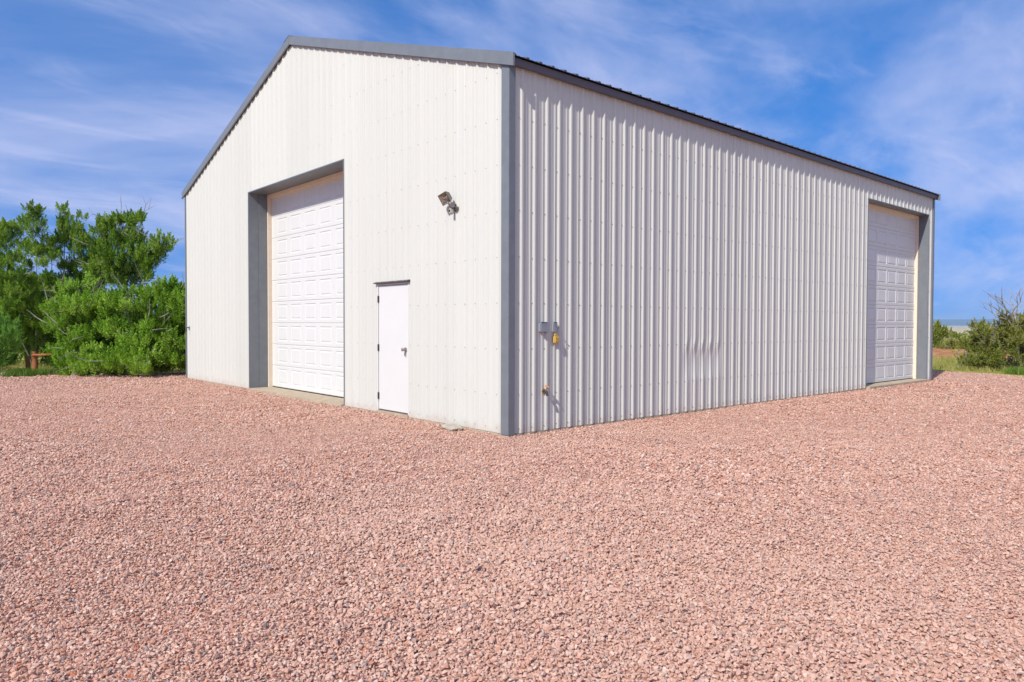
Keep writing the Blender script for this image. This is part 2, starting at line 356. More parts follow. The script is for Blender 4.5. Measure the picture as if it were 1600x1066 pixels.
def land_material():
    m = bpy.data.materials.new('dry_grassland'); m.use_nodes = True
    n, l = m.node_tree.nodes, m.node_tree.links; b = n['Principled BSDF']; b.inputs['Roughness'].default_value = 0.95; b.inputs['Specular IOR Level'].default_value = 0.1
    g = n.new('ShaderNodeNewGeometry')
    def noise(s, d=6):
        z = n.new('ShaderNodeTexNoise'); z.inputs['Scale'].default_value = s; z.inputs['Detail'].default_value = d; z.inputs['Roughness'].default_value = 0.6; l.new(g.outputs['Position'], z.inputs['Vector']); return z.outputs['Fac']
    r1 = ramp(n, [(0.32, (0.40, 0.31, 0.12)), (0.47, (0.33, 0.32, 0.07)), (0.62, (0.22, 0.27, 0.04))], 'LINEAR'); l.new(noise(0.35), r1.inputs[0])
    # bare red soil on the low bank beyond the yard
    sp = n.new('ShaderNodeSeparateXYZ'); l.new(g.outputs['Position'], sp.inputs[0])
    def gate(sock, c, w):
        s = n.new('ShaderNodeMath'); s.operation = 'SUBTRACT'; l.new(sock, s.inputs[0]); s.inputs[1].default_value = c
        q = n.new('ShaderNodeMath'); q.operation = 'DIVIDE'; l.new(s.outputs[0], q.inputs[0]); q.inputs[1].default_value = w
        p = n.new('ShaderNodeMath'); p.operation = 'MULTIPLY'; l.new(q.outputs[0], p.inputs[0]); l.new(q.outputs[0], p.inputs[1]); return p.outputs[0]
    s = n.new('ShaderNodeMath'); s.operation = 'ADD'; l.new(gate(sp.outputs[0], 29.3, 2.4), s.inputs[0]); l.new(gate(sp.outputs[1], 4.5, 6.0), s.inputs[1])
    s2 = n.new('ShaderNodeMath'); s2.operation = 'ADD'; l.new(s.outputs[0], s2.inputs[0]); l.new(noise(0.9), s2.inputs[1])
    mr = n.new('ShaderNodeMapRange'); mr.inputs['From Min'].default_value = 1.55; mr.inputs['From Max'].default_value = 1.25; l.new(s2.outputs[0], mr.inputs['Value'])
    r3 = ramp(n, [(0.35, (0.34, 0.15, 0.065)), (0.65, (0.47, 0.24, 0.12))], 'LINEAR'); l.new(noise(2.5), r3.inputs[0])
    mx = n.new('ShaderNodeMix'); mx.data_type = 'RGBA'; l.new(mr.outputs[0], mx.inputs['Factor']); l.new(r1.outputs[0], mx.inputs['A']); l.new(r3.outputs[0], mx.inputs['B'])
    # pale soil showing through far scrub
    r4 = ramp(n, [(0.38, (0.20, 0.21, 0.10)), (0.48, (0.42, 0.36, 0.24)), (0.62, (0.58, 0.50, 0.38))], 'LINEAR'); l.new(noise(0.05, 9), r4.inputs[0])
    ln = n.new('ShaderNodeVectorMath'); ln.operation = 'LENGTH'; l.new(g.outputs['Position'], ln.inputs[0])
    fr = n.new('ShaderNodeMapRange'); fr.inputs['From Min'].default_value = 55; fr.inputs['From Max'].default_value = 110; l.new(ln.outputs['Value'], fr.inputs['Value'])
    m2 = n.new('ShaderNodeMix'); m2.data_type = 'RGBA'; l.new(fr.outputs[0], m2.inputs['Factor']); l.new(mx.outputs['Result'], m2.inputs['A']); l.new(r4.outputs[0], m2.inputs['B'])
    l.new(m2.outputs['Result'], b.inputs['Base Color'])
    bp = n.new('ShaderNodeBump'); bp.inputs['Distance'].default_value = 0.12; bp.inputs['Strength'].default_value = 0.8; l.new(noise(9, 8), bp.inputs['Height']); l.new(bp.outputs[0], b.inputs['Normal'])
    return m
MT['land'] = land_material()
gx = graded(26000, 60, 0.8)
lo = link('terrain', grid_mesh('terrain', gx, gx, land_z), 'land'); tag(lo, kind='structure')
# far ridge line
def ridge():
    xs_ = np.linspace(-1.1, 1.1, 160); mb = MB(); pts = []
    for i, t in enumerate(xs_):
        a = YAW - t; x, y = CAM[0]+15000*math.cos(a), CAM[1]+15000*math.sin(a)
        h = 105 + 55*float(vnoise(np.array(t*3.0+4), np.array(1.5))) + 26*float(vnoise(np.array(t*11.0), np.array(4.5)))
        ox, oy = math.cos(a), math.sin(a)
        pts.append([(x-ox*2500, y-oy*2500, -30), (x-ox*900, y-oy*900, h*0.55), (x, y, h), (x+ox*3000, y+oy*3000, -30)])
    for i in range(len(pts)-1):
        for j in range(3): mb.face([pts[i][j], pts[i+1][j], pts[i+1][j+1], pts[i][j+1]])
    return mb
MT['hill'] = mat('far_hill_forest', (0.075, 0.095, 0.07), 0.95, 0.1, noise=0.4, nscale=0.002)
h = ridge().build('hills', 'hill', fix=False); tag(h, kind='structure')

# ------------------------------------------------------------------ the metal building
bld = empty('metal_building'); tag(bld, 'large white ribbed metal workshop with grey trim on the gravel yard', 'building')
PITCHR = 0.2286
PROFILE = [(-0.034, 0), (-0.012, 0.021), (0.012, 0.021), (0.034, 0), (0.061, 0), (0.069, 0.0055), (0.083, 0.0055), (0.091, 0),
           (0.1376, 0), (0.1456, 0.0055), (0.1596, 0.0055), (0.1676, 0)]
def profile_points(first, length):
    pts = []
    k = -1
    while first + k*PITCHR < length + 0.3:
        for u, hgt in PROFILE: pts.append((first+k*PITCHR+u, hgt))
        k += 1
    return np.array(sorted(pts))
def wall_sheets(wall, first, length, topf, cuts, place, dent=None):
    """each 0.914 m sheet is one piece; cuts = openings (u0,u1,z0,z1)"""
    pp = profile_points(first, length); pp[:, 1] += rng.normal(0, 0.0009, len(pp)); pp[:, 1] = np.maximum(pp[:, 1], 0)
    edges = [0.0]; e = first + 4*PITCHR
    while e < length-0.3: edges.append(e); e += 4*PITCHR
    edges.append(length)
    for a, b_ in zip(edges[:-1], edges[1:]):
        us = sorted(set([a, b_] + [u for u, _ in pp if a < u < b_] + [c for q in cuts for c in q[:2] if a < c < b_] + ([RY] if topf(0) != topf(RY) and a < RY < b_ else [])))
        mb = MB()
        off = lambda u: float(np.interp(u, pp[:, 0], pp[:, 1]))
        for u0, u1 in zip(us[:-1], us[1:]):
            if u1-u0 < 1e-6: continue
            segs = [[0.022, None]]; um = (u0+u1)/2
            for c in cuts:
                if c[0] <= um <= c[1]:
                    segs = [[c[3], None]] if c[2] <= 0.04 else [[0.022, c[2]], [c[3], None]]
            for z0, z1 in segs:
                zs = [z0]
                if dent and dent[0]-0.3 < um < dent[1]+0.3: zs += [z for z in np.arange(0.10, 1.75, 0.05) if z > z0]
                t0, t1 = (z1, z1) if z1 else (topf(u0), topf(u1))
                for i in range(len(zs)):
                    za = zs[i]; zb0, zb1 = (zs[i+1],)*2 if i+1 < len(zs) else (t0, t1)
                    q = [(u0, off(u0), za), (u1, off(u1), za), (u1, off(u1), zb1), (u0, off(u0), zb0)]
                    if dent: q = [dent_fn(*p, dent) for p in q]
                    mb.face([place(*p) for p in q])
        me = mb.mesh('wall_panel', fix=False)
        bm = bmesh.new(); bm.from_mesh(me); bmesh.ops.remove_doubles(bm, verts=bm.verts, dist=1e-5); bm.to_mesh(me); bm.free()
        link('wall_panel', me, 'white', wall)
def dent_fn(u, o, z, d):
    w = max(0.0, min(1.0, (u-d[0])/0.22, (d[1]-u)/0.30)); w = w*w*(3-2*w)
    if w <= 0: return (u, o, z)
    f = 0.0
    if 0.56 < z < 1.16: f = math.sin(math.pi*(z-0.56)/0.60)
    g = math.exp(-((z-1.06)/0.10)**2)
    fr = ((u-0.215)/PITCHR) % 1.0
    return (u + w*(0.020*f - 0.026*g), o*(1-0.30*w*f) - w*(0.012*f + 0.010*g*math.sin(fr*6.28)), z)
def screws(wall, us, zs, place, cuts, topf, edge):
    mb = MB()
    for u in us:
        for z in zs:
            if z > topf(u)-0.12: continue
            if any(c[0]-0.02 < u < c[1]+0.02 and c[2]-0.03 < z < c[3]+0.03 for c in cuts): continue
            uu, zz_ = u + random.uniform(-.004, .004), z + random.uniform(-.006, .006)
            k = len(mb.v)
            for r, hh in ((0.0085, 0.0), (0.0085, 0.003), (0.0045, 0.0055), (0.0045, 0.011)):
                for j in range(6): mb.v.append(place(uu+r*math.cos(j*1.047), edge+hh, zz_+r*math.sin(j*1.047)))
            for a in range(3):
                for j in range(6): mb.f.append((k+a*6+j, k+a*6+(j+1) % 6, k+a*6+6+(j+1) % 6, k+a*6+6+j))
            mb.f.append(tuple(k+18+j for j in range(6)))
    o = mb.build('screws', 'screw', wall, fix=False); tag(o, kind='stuff'); return o
ZR = [0.09, 0.53, 1.13, 1.73, 2.33, 2.93, 3.53, 4.13, 4.72, 5.32, 5.92, 6.5]
gtop = lambda y: HE - 0.03 + SL*min(y, W-y)
GD = (4.333, 8.595, 0.0, 4.288); MD = (2.325, 3.243, 0.0, 2.09); SD = (10.724, 14.41, 0.0, 4.306)
pg = lambda u, o, z: (-o, u, z)
ps = lambda u, o, z: (u, -o, z)
gw = empty('gable_wall', parent=bld); sw = empty('side_wall', parent=bld)
wall_sheets(gw, 0.19, W, gtop, [GD, MD], pg)
wall_sheets(sw, 0.215, L, lambda u: HE+0.03, [SD], ps, dent=(3.72, 4.98))
nr = int(W/PITCHR)
screws(gw, [0.19+k*PITCHR+(0.045 if k % 4 else 0.05) for k in range(nr)], ZR, pg, [GD, MD], gtop, 0.0)
screws(sw, [0.215+k*PITCHR-0.045 for k in range(int(L/PITCHR))], ZR[:8], ps, [SD], lambda u: HE+0.4, 0.0)
# the two hidden walls
fw = empty('far_wall', parent=bld)
MB().face([(0, W, 0), (L, W, 0), (L, W, HE), (0, W, HE)]).build('wall_sheet', 'white', fw)
MB().face([(L, 0, 0), (L, W, 0), (L, W, HE), (L, RY, HE+SL*RY-0.02), (L, 0, HE)]).build('wall_sheet', 'white', fw)

# concrete slab and door aprons
fo = MB().box(-0.012, L+0.01, -0.012, W+0.01, -0.12, 0.018); fo.build('foundation', 'concrete', bld, bevel=0.004)
ap = MB(); ap.box(-0.07, 0.52, GD[0]+0.03, GD[1]-0.03, -0.1, 0.042); ap.build('door_apron', 'concrete', bld, bevel=0.01)
ap = MB(); ap.box(SD[0]+0.03, SD[1]-0.03, -0.11, 0.30, -0.1, 0.046); ap.build('door_apron', 'concrete', bld, bevel=0.01)

# corner trims: folded steel, one per corner
def corner(x, y, sx, sy, wg, wsd, top):
    t = 0.026
    poly = [(x-sx*t, y-sy*t), (x+sx*wg, y-sy*t), (x+sx*wg, y-sy*0.0), (x+sx*0.004, y+sy*0.004), (x, y+sy*wsd), (x-sx*t, y+sy*wsd)]
    return MB().prism(poly, 2, 0.012, top).build('corner_trim', 'trim', bld, bevel=0.003)
corner(0, 0, 1, 1, 0.085, 0.13, HE+0.02)
corner(0, W, 1, -1, 0.085, 0.05, HE+0.02)
corner(L, 0, -1, 1, 0.075, 0.13, HE+0.02)
corner(L, W, -1, -1, 0.085, 0.13, HE+0.02)

# roof: each sheet its own piece
rf = empty('roof', parent=bld)
OX, OY, RT_T = 0.055, 0.120, 0.10     # overhang at gable, at eave, height of roof sheet over the wall top
def zroof(y): return HE + RT_T + SL*min(y, W-y)
def roof_sheet(side, x0, x1):
    pp = profile_points(0.215, L+0.2); mb = MB()
    us = sorted(set([x0, x1] + [u for u, _ in pp if x0 < u < x1]))
    off = lambda u: float(np.interp(u, pp[:, 0], pp[:, 1]))
    ya, yb = (-OY, RY) if side == 0 else (W+OY, RY)
    za, zb = HE+RT_T-SL*OY, HE+RT_T+SL*RY
    for u0, u1 in zip(us[:-1], us[1:]):
        mb.face([(u0, ya, za+off(u0)), (u1, ya, za+off(u1)), (u1, yb, zb+off(u1)), (u0, yb, zb+off(u0))])
        mb.face([(u0, ya, za-0.004), (u1, ya, za-0.004), (u1, ya, za+off(u1)), (u0, ya, za+off(u0))])
        mb.face([(u0, ya, za-0.004), (u0, yb, zb-0.004), (u1, yb, zb-0.004), (u1, ya, za-0.004)])
    return mb
edges = [-OX+0.01]; e = 0.215+3*PITCHR
while e < L-0.3: edges.append(e); e += 4*PITCHR
edges.append(L+OX-0.01)
for sd in (0, 1):
    for a, b_ in zip(edges[:-1], edges[1:]): roof_sheet(sd, a, b_).build('roof_panel', 'roof', rf, fix=False)
zrg = HE+RT_T+SL*RY
MB().prism([(RY-0.22, zrg-0.22*SL+0.03), (RY, zrg+0.034), (RY+0.22, zrg-0.22*SL+0.03), (RY+0.22, zrg-0.22*SL+0.024), (RY, zrg+0.024), (RY-0.22, zrg-0.22*SL+0.024)], 0, -OX-0.012, L+OX+0.012).build('ridge_cap', 'trim', rf)
# rake trims on the gable ends, eave trims on the long sides
def rake(x0, x1, s):
    hgt = 0.172; y0 = -OY-0.02 if s > 0 else W+OY+0.02
    zb = HE+RT_T+0.028-SL*(OY+0.02); zt = HE+RT_T+0.028+SL*RY
    poly = [(y0, zb-hgt), (y0, zb), (RY, zt), (RY, zt-hgt)]
    return MB().prism(poly, 0, x0, x1).build('rake_trim', 'trim', bld, bevel=0.003)
for s in (1, -1):
    rake(-OX-0.006, -0.030, s); rake(L+0.030, L+OX+0.006, s)
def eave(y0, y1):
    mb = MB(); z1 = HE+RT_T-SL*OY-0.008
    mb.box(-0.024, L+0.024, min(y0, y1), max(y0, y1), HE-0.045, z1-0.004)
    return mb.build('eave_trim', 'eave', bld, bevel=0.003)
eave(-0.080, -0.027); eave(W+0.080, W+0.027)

# opening trims
def opening_trim(c, depth, place, name='door_jamb'):
    jm = MB(); t = 0.030
    jm.box(0, 1, 0, 1, 0, 1); jm = MB()
    def bx(u0, u1, d0, d1, z0, z1):
        p = [place(u, -d, z) for z in (z0, z1) for d in (d0, d1) for u in (u0, u1)]
        k = len(jm.v); jm.v += p
        for q in ((0, 2, 3, 1), (4, 5, 7, 6), (0, 1, 5, 4), (1, 3, 7, 5), (3, 2, 6, 7), (2, 0, 4, 6)): jm.f.append(tuple(k+i for i in q))
    bx(c[0]-0.012, c[0]+0.012, -0.030, depth, 0.03, c[3]+0.012)
    bx(c[1]-0.012, c[1]+0.012, -0.030, depth, 0.03, c[3]+0.012)
    bx(c[0]+0.012, c[1]-0.012, -0.030, depth, c[3]-0.012, c[3]+0.012)
    return jm, bx
def big_door(c, depth_trim, depth_door, place, panels, label, extra_fold=False, groove=0.014):
    panels = sorted(panels); od = empty('overhead_door', parent=bld)
    if label: od['label'] = label
    jm, bx = opening_trim(c, depth_trim, place)
    if extra_fold: bx(c[1]-0.030, c[1]-0.012, 0.20, depth_trim, 0.03, c[3]-0.02)   # second, slightly proud jamb sheet
    jm.build('jamb', 'trim', od, bevel=0.003)
    # cream wooden stops
    st = MB()
    def b2(u0, u1, d0, d1, z0, z1):
        k = len(st.v); st.v += [place(u, -d, z) for z in (z0, z1) for d in (d0, d1) for u in (u0, u1)]
        for q in ((0, 2, 3, 1), (4, 5, 7, 6), (0, 1, 5, 4), (1, 3, 7, 5), (3, 2, 6, 7), (2, 0, 4, 6)): st.f.append(tuple(k+i for i in q))
    dd = depth_door
    b2(c[0]+0.012, c[0]+0.062, depth_trim, dd+0.05, 0.03, c[3]-0.012)
    b2(c[1]-0.062, c[1]-0.012, depth_trim, dd+0.05, 0.03, c[3]-0.012)
    b2(c[0]+0.062, c[1]-0.062, depth_trim, dd+0.05, c[3]-0.09, c[3]-0.012)
    st.build('door_stop', 'cream', od, bevel=0.004)
    # nine sections with pressed raised panels
    nsec = 9; z0 = 0.062; hs = (c[3]-0.03-z0)/nsec; u0, u1 = c[0]+0.05, c[1]-0.05
    mb = MB(); hh = hs-0.003
    us = [u0]
    for a, w in panels: us += [a, a+w]
    us.append(u1); pz0, pz1 = 0.075, hh-0.065
    def P3(u, d, z): return place(u, -(dd+d), z)
    def quad(ua, ub, za, zb, da=0, db=None): mb.face([P3(ua, da, za), P3(ub, da, za), P3(ub, da, zb), P3(ua, da, zb)])
    quad(u0, u1, 0.012, pz0); quad(u0, u1, pz1, hh-0.012)
    for i in range(0, len(us)-1, 2): quad(us[i], us[i+1], pz0, pz1)
    for a, w in panels:
        rings = [(0, 0), (0.012, groove), (0.022, groove), (0.042, 0.002)]
        pr = None
        for ins, dp in rings:
            r_ = [P3(a+ins, dp, pz0+ins), P3(a+w-ins, dp, pz0+ins), P3(a+w-ins, dp, pz1-ins), P3(a+ins, dp, pz1-ins)]
            if pr:
                for j in range(4): mb.face([pr[j], pr[(j+1) % 4], r_[(j+1) % 4], r_[j]])
            pr = r_
        mb.face(pr)
    # rolled meeting edges and the back
    for za, zb in ((0.0, 0.012), (hh, hh-0.012)): mb.face([P3(u0, 0.006, za), P3(u1, 0.006, za), P3(u1, 0, zb), P3(u0, 0, zb)])
    mb.face([P3(u0, 0.045, 0), P3(u1, 0.045, 0), P3(u1, 0.045, hh), P3(u0, 0.045, hh)])
    for z in (0, hh): mb.face([P3(u0, 0.045, z), P3(u1, 0.045, z), P3(u1, 0.006, z), P3(u0, 0.006, z)])
    me = mb.mesh('door_section')
    bm = bmesh.new(); bm.from_mesh(me); bmesh.ops.remove_doubles(bm, verts=bm.verts, dist=1e-5); bmesh.ops.recalc_face_normals(bm, faces=bm.faces); bm.to_mesh(me); bm.free()
    for i in range(nsec): link('door_section', me, 'door', od, loc=(0, 0, z0+i*hs))
    k = MB(); b3 = [P3(u, d, z) for z in (0.044, 0.061) for d in (0.004, 0.04) for u in (u0, u1)]
    k.v += b3
    for q in ((0, 2, 3, 1), (4, 5, 7, 6), (0, 1, 5, 4), (1, 3, 7, 5), (3, 2, 6, 7), (2, 0, 4, 6)): k.f.append(q)
    k.build('bottom_seal', 'rubber', od)
    bk = [P3(c[0], 0.07, 0.03), P3(c[1], 0.07, 0.03), P3(c[1], 0.07, c[3]), P3(c[0], 0.07, c[3])]
    MB().face(bk).build('backing', 'dark', od)
    return od
big_door(GD, 0.385, 0.475, pg, [(8.24-0.665*k-0.48, 0.48) for k in range(6)], 'white panelled overhead door deep in the gable wall', True, groove=0.009)
big_door(SD, 0.21, 0.280, ps, [(10.85+0.598*k, 0.508) for k in range(6)], 'white panelled overhead door in the long side wall')

# service door
md = empty('service_door', parent=bld); md['label'] = 'plain white steel service door in the gable wall'
fr = MB()
y0, y1, zt = MD[0], MD[1], MD[3]
fr.box(-0.010, 0.10, y0-0.004, y0+0.020, 0.03, zt); fr.box(-0.010, 0.10, y1-0.020, y1+0.004, 0.03, zt); fr.box(-0.010, 0.10, y0+0.020, y1-0.020, zt-0.022, zt)
fr.build('door_frame', 'door', md, bevel=0.002)
MB().box(0.004, 0.048, y0+0.025, y1-0.026, 0.072, zt-0.028).build('door_leaf', 'door', md, bevel=0.002)
MB().box(-0.028, 0.10, y0+0.001, y1-0.001, -0.02, 0.052).build('threshold', 'concrete', md, bevel=0.004)
MB().box(0.000, 0.05, y0+0.022, y1-0.022, 0.053, 0.069).build('door_sweep', 'brown', md)
MB().prism([(-0.062, zt+0.014), (-0.062, zt+0.022), (-0.004, zt+0.040), (-0.004, zt+0.002), (-0.056, zt+0.010)], 1, y0-0.035, y1+0.045).build('drip_cap', 'brown', md)
for z in (1.85, 1.066, 0.285):
    MB().tube([(-0.014, y1-0.022, z-0.055), (-0.014, y1-0.022, z+0.055)], 0.007, 8).box(-0.011, 0.003, y1-0.040, y1-0.020, z-0.052, z+0.052).build('hinge', 'dark', md)
ky = y0+0.095
kn = MB().tube([(0.002, ky, 1.055), (-0.012, ky, 1.055)], 0.034, 16).tube([(-0.012, ky, 1.055), (-0.045, ky, 1.055)], 0.012, 10).tube([(-0.040, ky, 1.055), (-0.050, ky, 1.055), (-0.066, ky, 1.055), (-0.074, ky, 1.055)], [0.016, 0.028, 0.027, 0.014], 14)
kn.build('door_knob', 'steel', md)
MB().tube([(0.002, ky-0.004, 1.005), (-0.010, ky-0.004, 1.005)], 0.012, 8).box(-0.026, -0.008, ky-0.012, ky+0.006, 0.955, 1.012).build('latch_guard', 'steel', md, bevel=0.002)

# ------------------------------------------------------------------ fixtures on the walls
fl = empty('floodlight', (0, 1.10, 3.06)); fl.scale = (0.84,)*3; tag(fl, 'bronze floodlight with sensor mounted high on the white gable wall', 'floodlight')
def child_mesh(mb, name, m, parent, **k):
    o = mb.build(name, m, parent, **k); return o
base = MB().tube([(-0.006, 0, 0.0), (-0.05, 0, 0.0)], [0.048, 0.040], 16); child_mesh(base, 'wall_plate', 'bronze', fl)
child_mesh(MB().tube([(-0.045, 0, 0.0), (-0.11, 0.02, 0.02), (-0.15, 0.05, 0.085), (-0.16, 0.07, 0.12)], 0.018, 8), 'arm', 'bronze', fl, smooth=True)
hd = bpy.data.objects.new('lamp_head', None)
# the head: a tapered box aimed out and down towards the far end of the wall
hm = MB()
fw_, bw_ = (0.115, 0.095), (0.075, 0.055)
fr_pts = [(-0.0, sx*fw_[0], sz*fw_[1]) for sx, sz in ((-1, -1), (1, -1), (1, 1), (-1, 1))]
bk_pts = [(0.10, sx*bw_[0], sz*bw_[1]) for sx, sz in ((-1, -1), (1, -1), (1, 1), (-1, 1))]
in_pts = [(0.004, sx*(fw_[0]-.014), sz*(fw_[1]-.014)) for sx, sz in ((-1, -1), (1, -1), (1, 1), (-1, 1))]
re_pts = [(0.060, sx*0.045, sz*0.030) for sx, sz in ((-1, -1), (1, -1), (1, 1), (-1, 1))]
for a, b_ in ((fr_pts, bk_pts), (fr_pts, in_pts)):
    for j in range(4): hm.face([a[j], a[(j+1) % 4], b_[(j+1) % 4], b_[j]])
hm.face(bk_pts)
bpy.data.objects.remove(hd)
lh = hm.build('lamp_head', 'bronze', fl)
rm = MB()
for j in range(4): rm.face([in_pts[j], in_pts[(j+1) % 4], re_pts[(j+1) % 4], re_pts[j]])
rm.face(re_pts); rm.build('reflector', 'reflector', lh)
MB().box(0.0015, 0.0035, -fw_[0]+.015, fw_[0]-.015, -fw_[1]+.015, fw_[1]-.015).build('lens', 'glass', lh)
MB().tube([(0.03, -0.05, 0.0), (0.03, 0.05, 0.0)], 0.012, 8).build('bulb', 'beige', lh)
for sx in (-1, 1): MB().box(0.095, 0.125, sx*0.03-0.006, sx*0.03+0.006, -0.05, 0.05).build('heat_fin', 'bronze', lh)
lh.location = (-0.20, 0.10, 0.16)
lh.rotation_euler = (math.radians(-14), math.radians(-26), math.radians(6))
sn = MB().box(-0.13, -0.07, 0.015, 0.075, -0.075, 0.0).build('sensor', 'beige', fl, bevel=0.008)
MB().box(-0.134, -0.129, 0.027, 0.063, -0.055, -0.018).build('sensor_lens', 'rubber', sn)
MB().tube([(-0.05, 0.0, -0.02), (-0.08, 0.03, -0.03), (-0.1, 0.045, -0.02)], 0.012, 8).build('sensor_arm', 'bronze', fl)
MB().tube([(-0.045, -0.03, 0.045), (-0.07, -0.05, 0.065), (-0.085, -0.045, 0.02), (-0.07, -0.02, -0.03), (-0.05, -0.01, -0.045)], 0.008, 8).build('cable', 'rubber', fl)

def outlet(name, u0, u1, z0, z1, dp, label, cat):
    e_ = empty(name, ((u0+u1)/2, -0.0, z0)); tag(e_, label, cat); w = (u1-u0)/2; hgt = z1-z0
    MB().box(-w, w, -dp*0.7, 0.004, 0, hgt).build('box', 'greybox', e_, bevel=0.006)
    lid = MB().box(-w-0.006, w+0.006, -dp, -dp*0.72, -0.006, hgt+0.006).build('cover', 'greybox', e_, bevel=0.006)
    MB().tube([(-w*0.8, -dp*0.86, hgt+0.010), (w*0.8, -dp*0.86, hgt+0.010)], 0.007, 8).build('hinge', 'dark', lid)
    for z in (hgt*0.12, hgt*0.88): MB().tube([(0, -dp-0.001, z), (0, -dp-0.006, z)], 0.005, 6).build('cover_screw', 'steel', lid)
    return e_
outlet('outlet_box', 0.525, 0.655, 1.350, 1.465, 0.055, 'square grey covered outlet box on the ribbed side wall', 'outlet box')
ob = outlet('switch_box', 0.780, 0.845, 1.345, 1.465, 0.040, 'narrow grey switch box above the yellow plug cover', 'switch box')
MB().tube([(0.0, -0.05, 0.075), (0.012, -0.085, 0.060)], 0.009, 8).build('lever', 'dark', ob)
MB().tube([(0, -0.03, 0.0), (0, -0.03, -0.03)], 0.012, 8).build('conduit_stub', 'steel', ob)
tg = empty('yellow_plug', (0.825, -0.030, 1.19)); tag(tg, 'yellow plug cover hanging under the narrow switch box', 'plug cover')
MB().box(-0.045, 0.045, -0.026, 0.020, 0.0, 0.105).build('plug_body', 'yellow', tg, bevel=0.012)
MB().box(-0.030, 0.030, -0.012, 0.020, 0.105, 0.135).build('plug_neck', 'yellow', tg, bevel=0.006)
for z in (0.03, 0.07): MB().box(-0.034, 0.034, -0.031, -0.025, z, z+0.012).build('plug_rib', 'yellow', tg, bevel=0.002)
fc = empty('hose_faucet', (0.62, 0, 0.55)); tag(fc, 'brass hose faucet with orange handle low on the side wall', 'faucet')
MB().tube([(0, 0.005, 0), (0, -0.012, 0)], 0.034, 12).build('flange', 'brass', fc)
MB().tube([(0, -0.01, 0), (0, -0.040, 0.004), (0, -0.062, -0.010), (0, -0.074, -0.040), (0, -0.076, -0.062)], [0.015, 0.020, 0.019, 0.016, 0.019], 10).build('spout', 'dark', fc)
MB().tube([(0, -0.048, 0.01), (0.012, -0.062, 0.055)], 0.008, 8).build('stem', 'brass', fc)
hw = MB()
ax = Vector((0.012, -0.02, 0.045)).normalized(); a1 = ax.orthogonal().normalized(); a2 = ax.cross(a1); cc = Vector((0.013, -0.064, 0.060))
hw.tube([cc+(a1*math.cos(k*math.pi/6)+a2*math.sin(k*math.pi/6))*0.030 for k in range(13)], 0.007, 6, cap=False)
for k in range(2): hw.tube([cc-(a1 if k else a2)*0.03, cc+(a1 if k else a2)*0.03], 0.005, 6)
hw.build('handle_wheel', 'orange', fc)
wb = empty('wall_hook', (0, 12.61, 1.27)); tag(wb, 'small dark metal hook at the far edge of the gable wall', 'hook')
MB().box(-0.030, 0.0, -0.03, 0.03, 0, 0.10).build('hook_plate', 'greybox', wb, bevel=0.004)
MB().tube([(-0.03, 0, 0.07), (-0.09, 0, 0.06), (-0.10, 0, 0.0), (-0.075, 0, -0.03)], 0.014, 8).build('hook_arm', 'dark', wb)
st = bmesh.new()
bmesh.ops.create_icosphere(st, subdivisions=3, radius=1)
for v in st.verts:
    c = v.co; k = 1+0.22*float(vnoise(np.array(c.x*1.9+3), np.array(c.y*1.9+c.z)))+0.1*float(vnoise(np.array(c.x*5), np.array(c.y*5+c.z*3)))
    v.co = Vector((c.x*0.11*k, c.y*0.19*k, max(-0.03, min(c.z*0.05, 0.032))*k))
me = bpy.data.meshes.new('flat_stone'); st.to_mesh(me); st.free()
fs = link('flat_stone', me, 'stone', loc=(-0.17, 1.00, 0.025)); fs.rotation_euler = (0.05, -0.06, 0.1)
tag(fs, 'flat tan stone lying against the foot of the gable wall', 'stone')

# ------------------------------------------------------------------ plants
def leaf_material(name, c1, c2, c3, trans=0.28):
    m = bpy.data.materials.new(name); m.use_nodes = True
    n, l = m.node_tree.nodes, m.node_tree.links; b = n['Principled BSDF']; b.inputs['Roughness'].default_value = 0.6; b.inputs['Specular IOR Level'].default_value = 0.25
    a = n.new('ShaderNodeAttribute'); a.attribute_name = 'tint'
    r = ramp(n, [(0.0, c1), (0.5, c2), (1.0, c3)], 'LINEAR'); l.new(a.outputs['Fac'], r.inputs[0]); l.new(r.outputs[0], b.inputs['Base Color'])
    tr = n.new('ShaderNodeBsdfTranslucent'); l.new(r.outputs[0], tr.inputs['Color'])
    mx = n.new('ShaderNodeMixShader'); mx.inputs[0].default_value = trans
    l.new(b.outputs[0], mx.inputs[1]); l.new(tr.outputs[0], mx.inputs[2]); l.new(mx.outputs[0], n['Material Output'].inputs['Surface'])
    return m
MT['juniper'] = leaf_material('juniper_foliage', (0.096, 0.189, 0.015), (0.215, 0.369, 0.03), (0.370, 0.522, 0.07))
MT['juniper_bright'] = leaf_material('bright_juniper_foliage', (0.111, 0.234, 0.014), (0.252, 0.459, 0.03), (0.400, 0.594, 0.08))
MT['pine'] = leaf_material('feathery_pine_foliage', (0.07, 0.20, 0.03), (0.16, 0.36, 0.05), (0.30, 0.50, 0.09))
MT['scrub'] = leaf_material('olive_scrub_foliage', (0.13, 0.155, 0.025), (0.25, 0.28, 0.04), (0.40, 0.39, 0.11))
MT['grass'] = leaf_material('green_grass_blades', (0.08, 0.16, 0.02), (0.14, 0.26, 0.03), (0.24, 0.32, 0.06), 0.3)
MT['drygrass'] = leaf_material('dry_grass_blades', (0.20, 0.23, 0.04), (0.38, 0.35, 0.09), (0.52, 0.44, 0.18), 0.3)

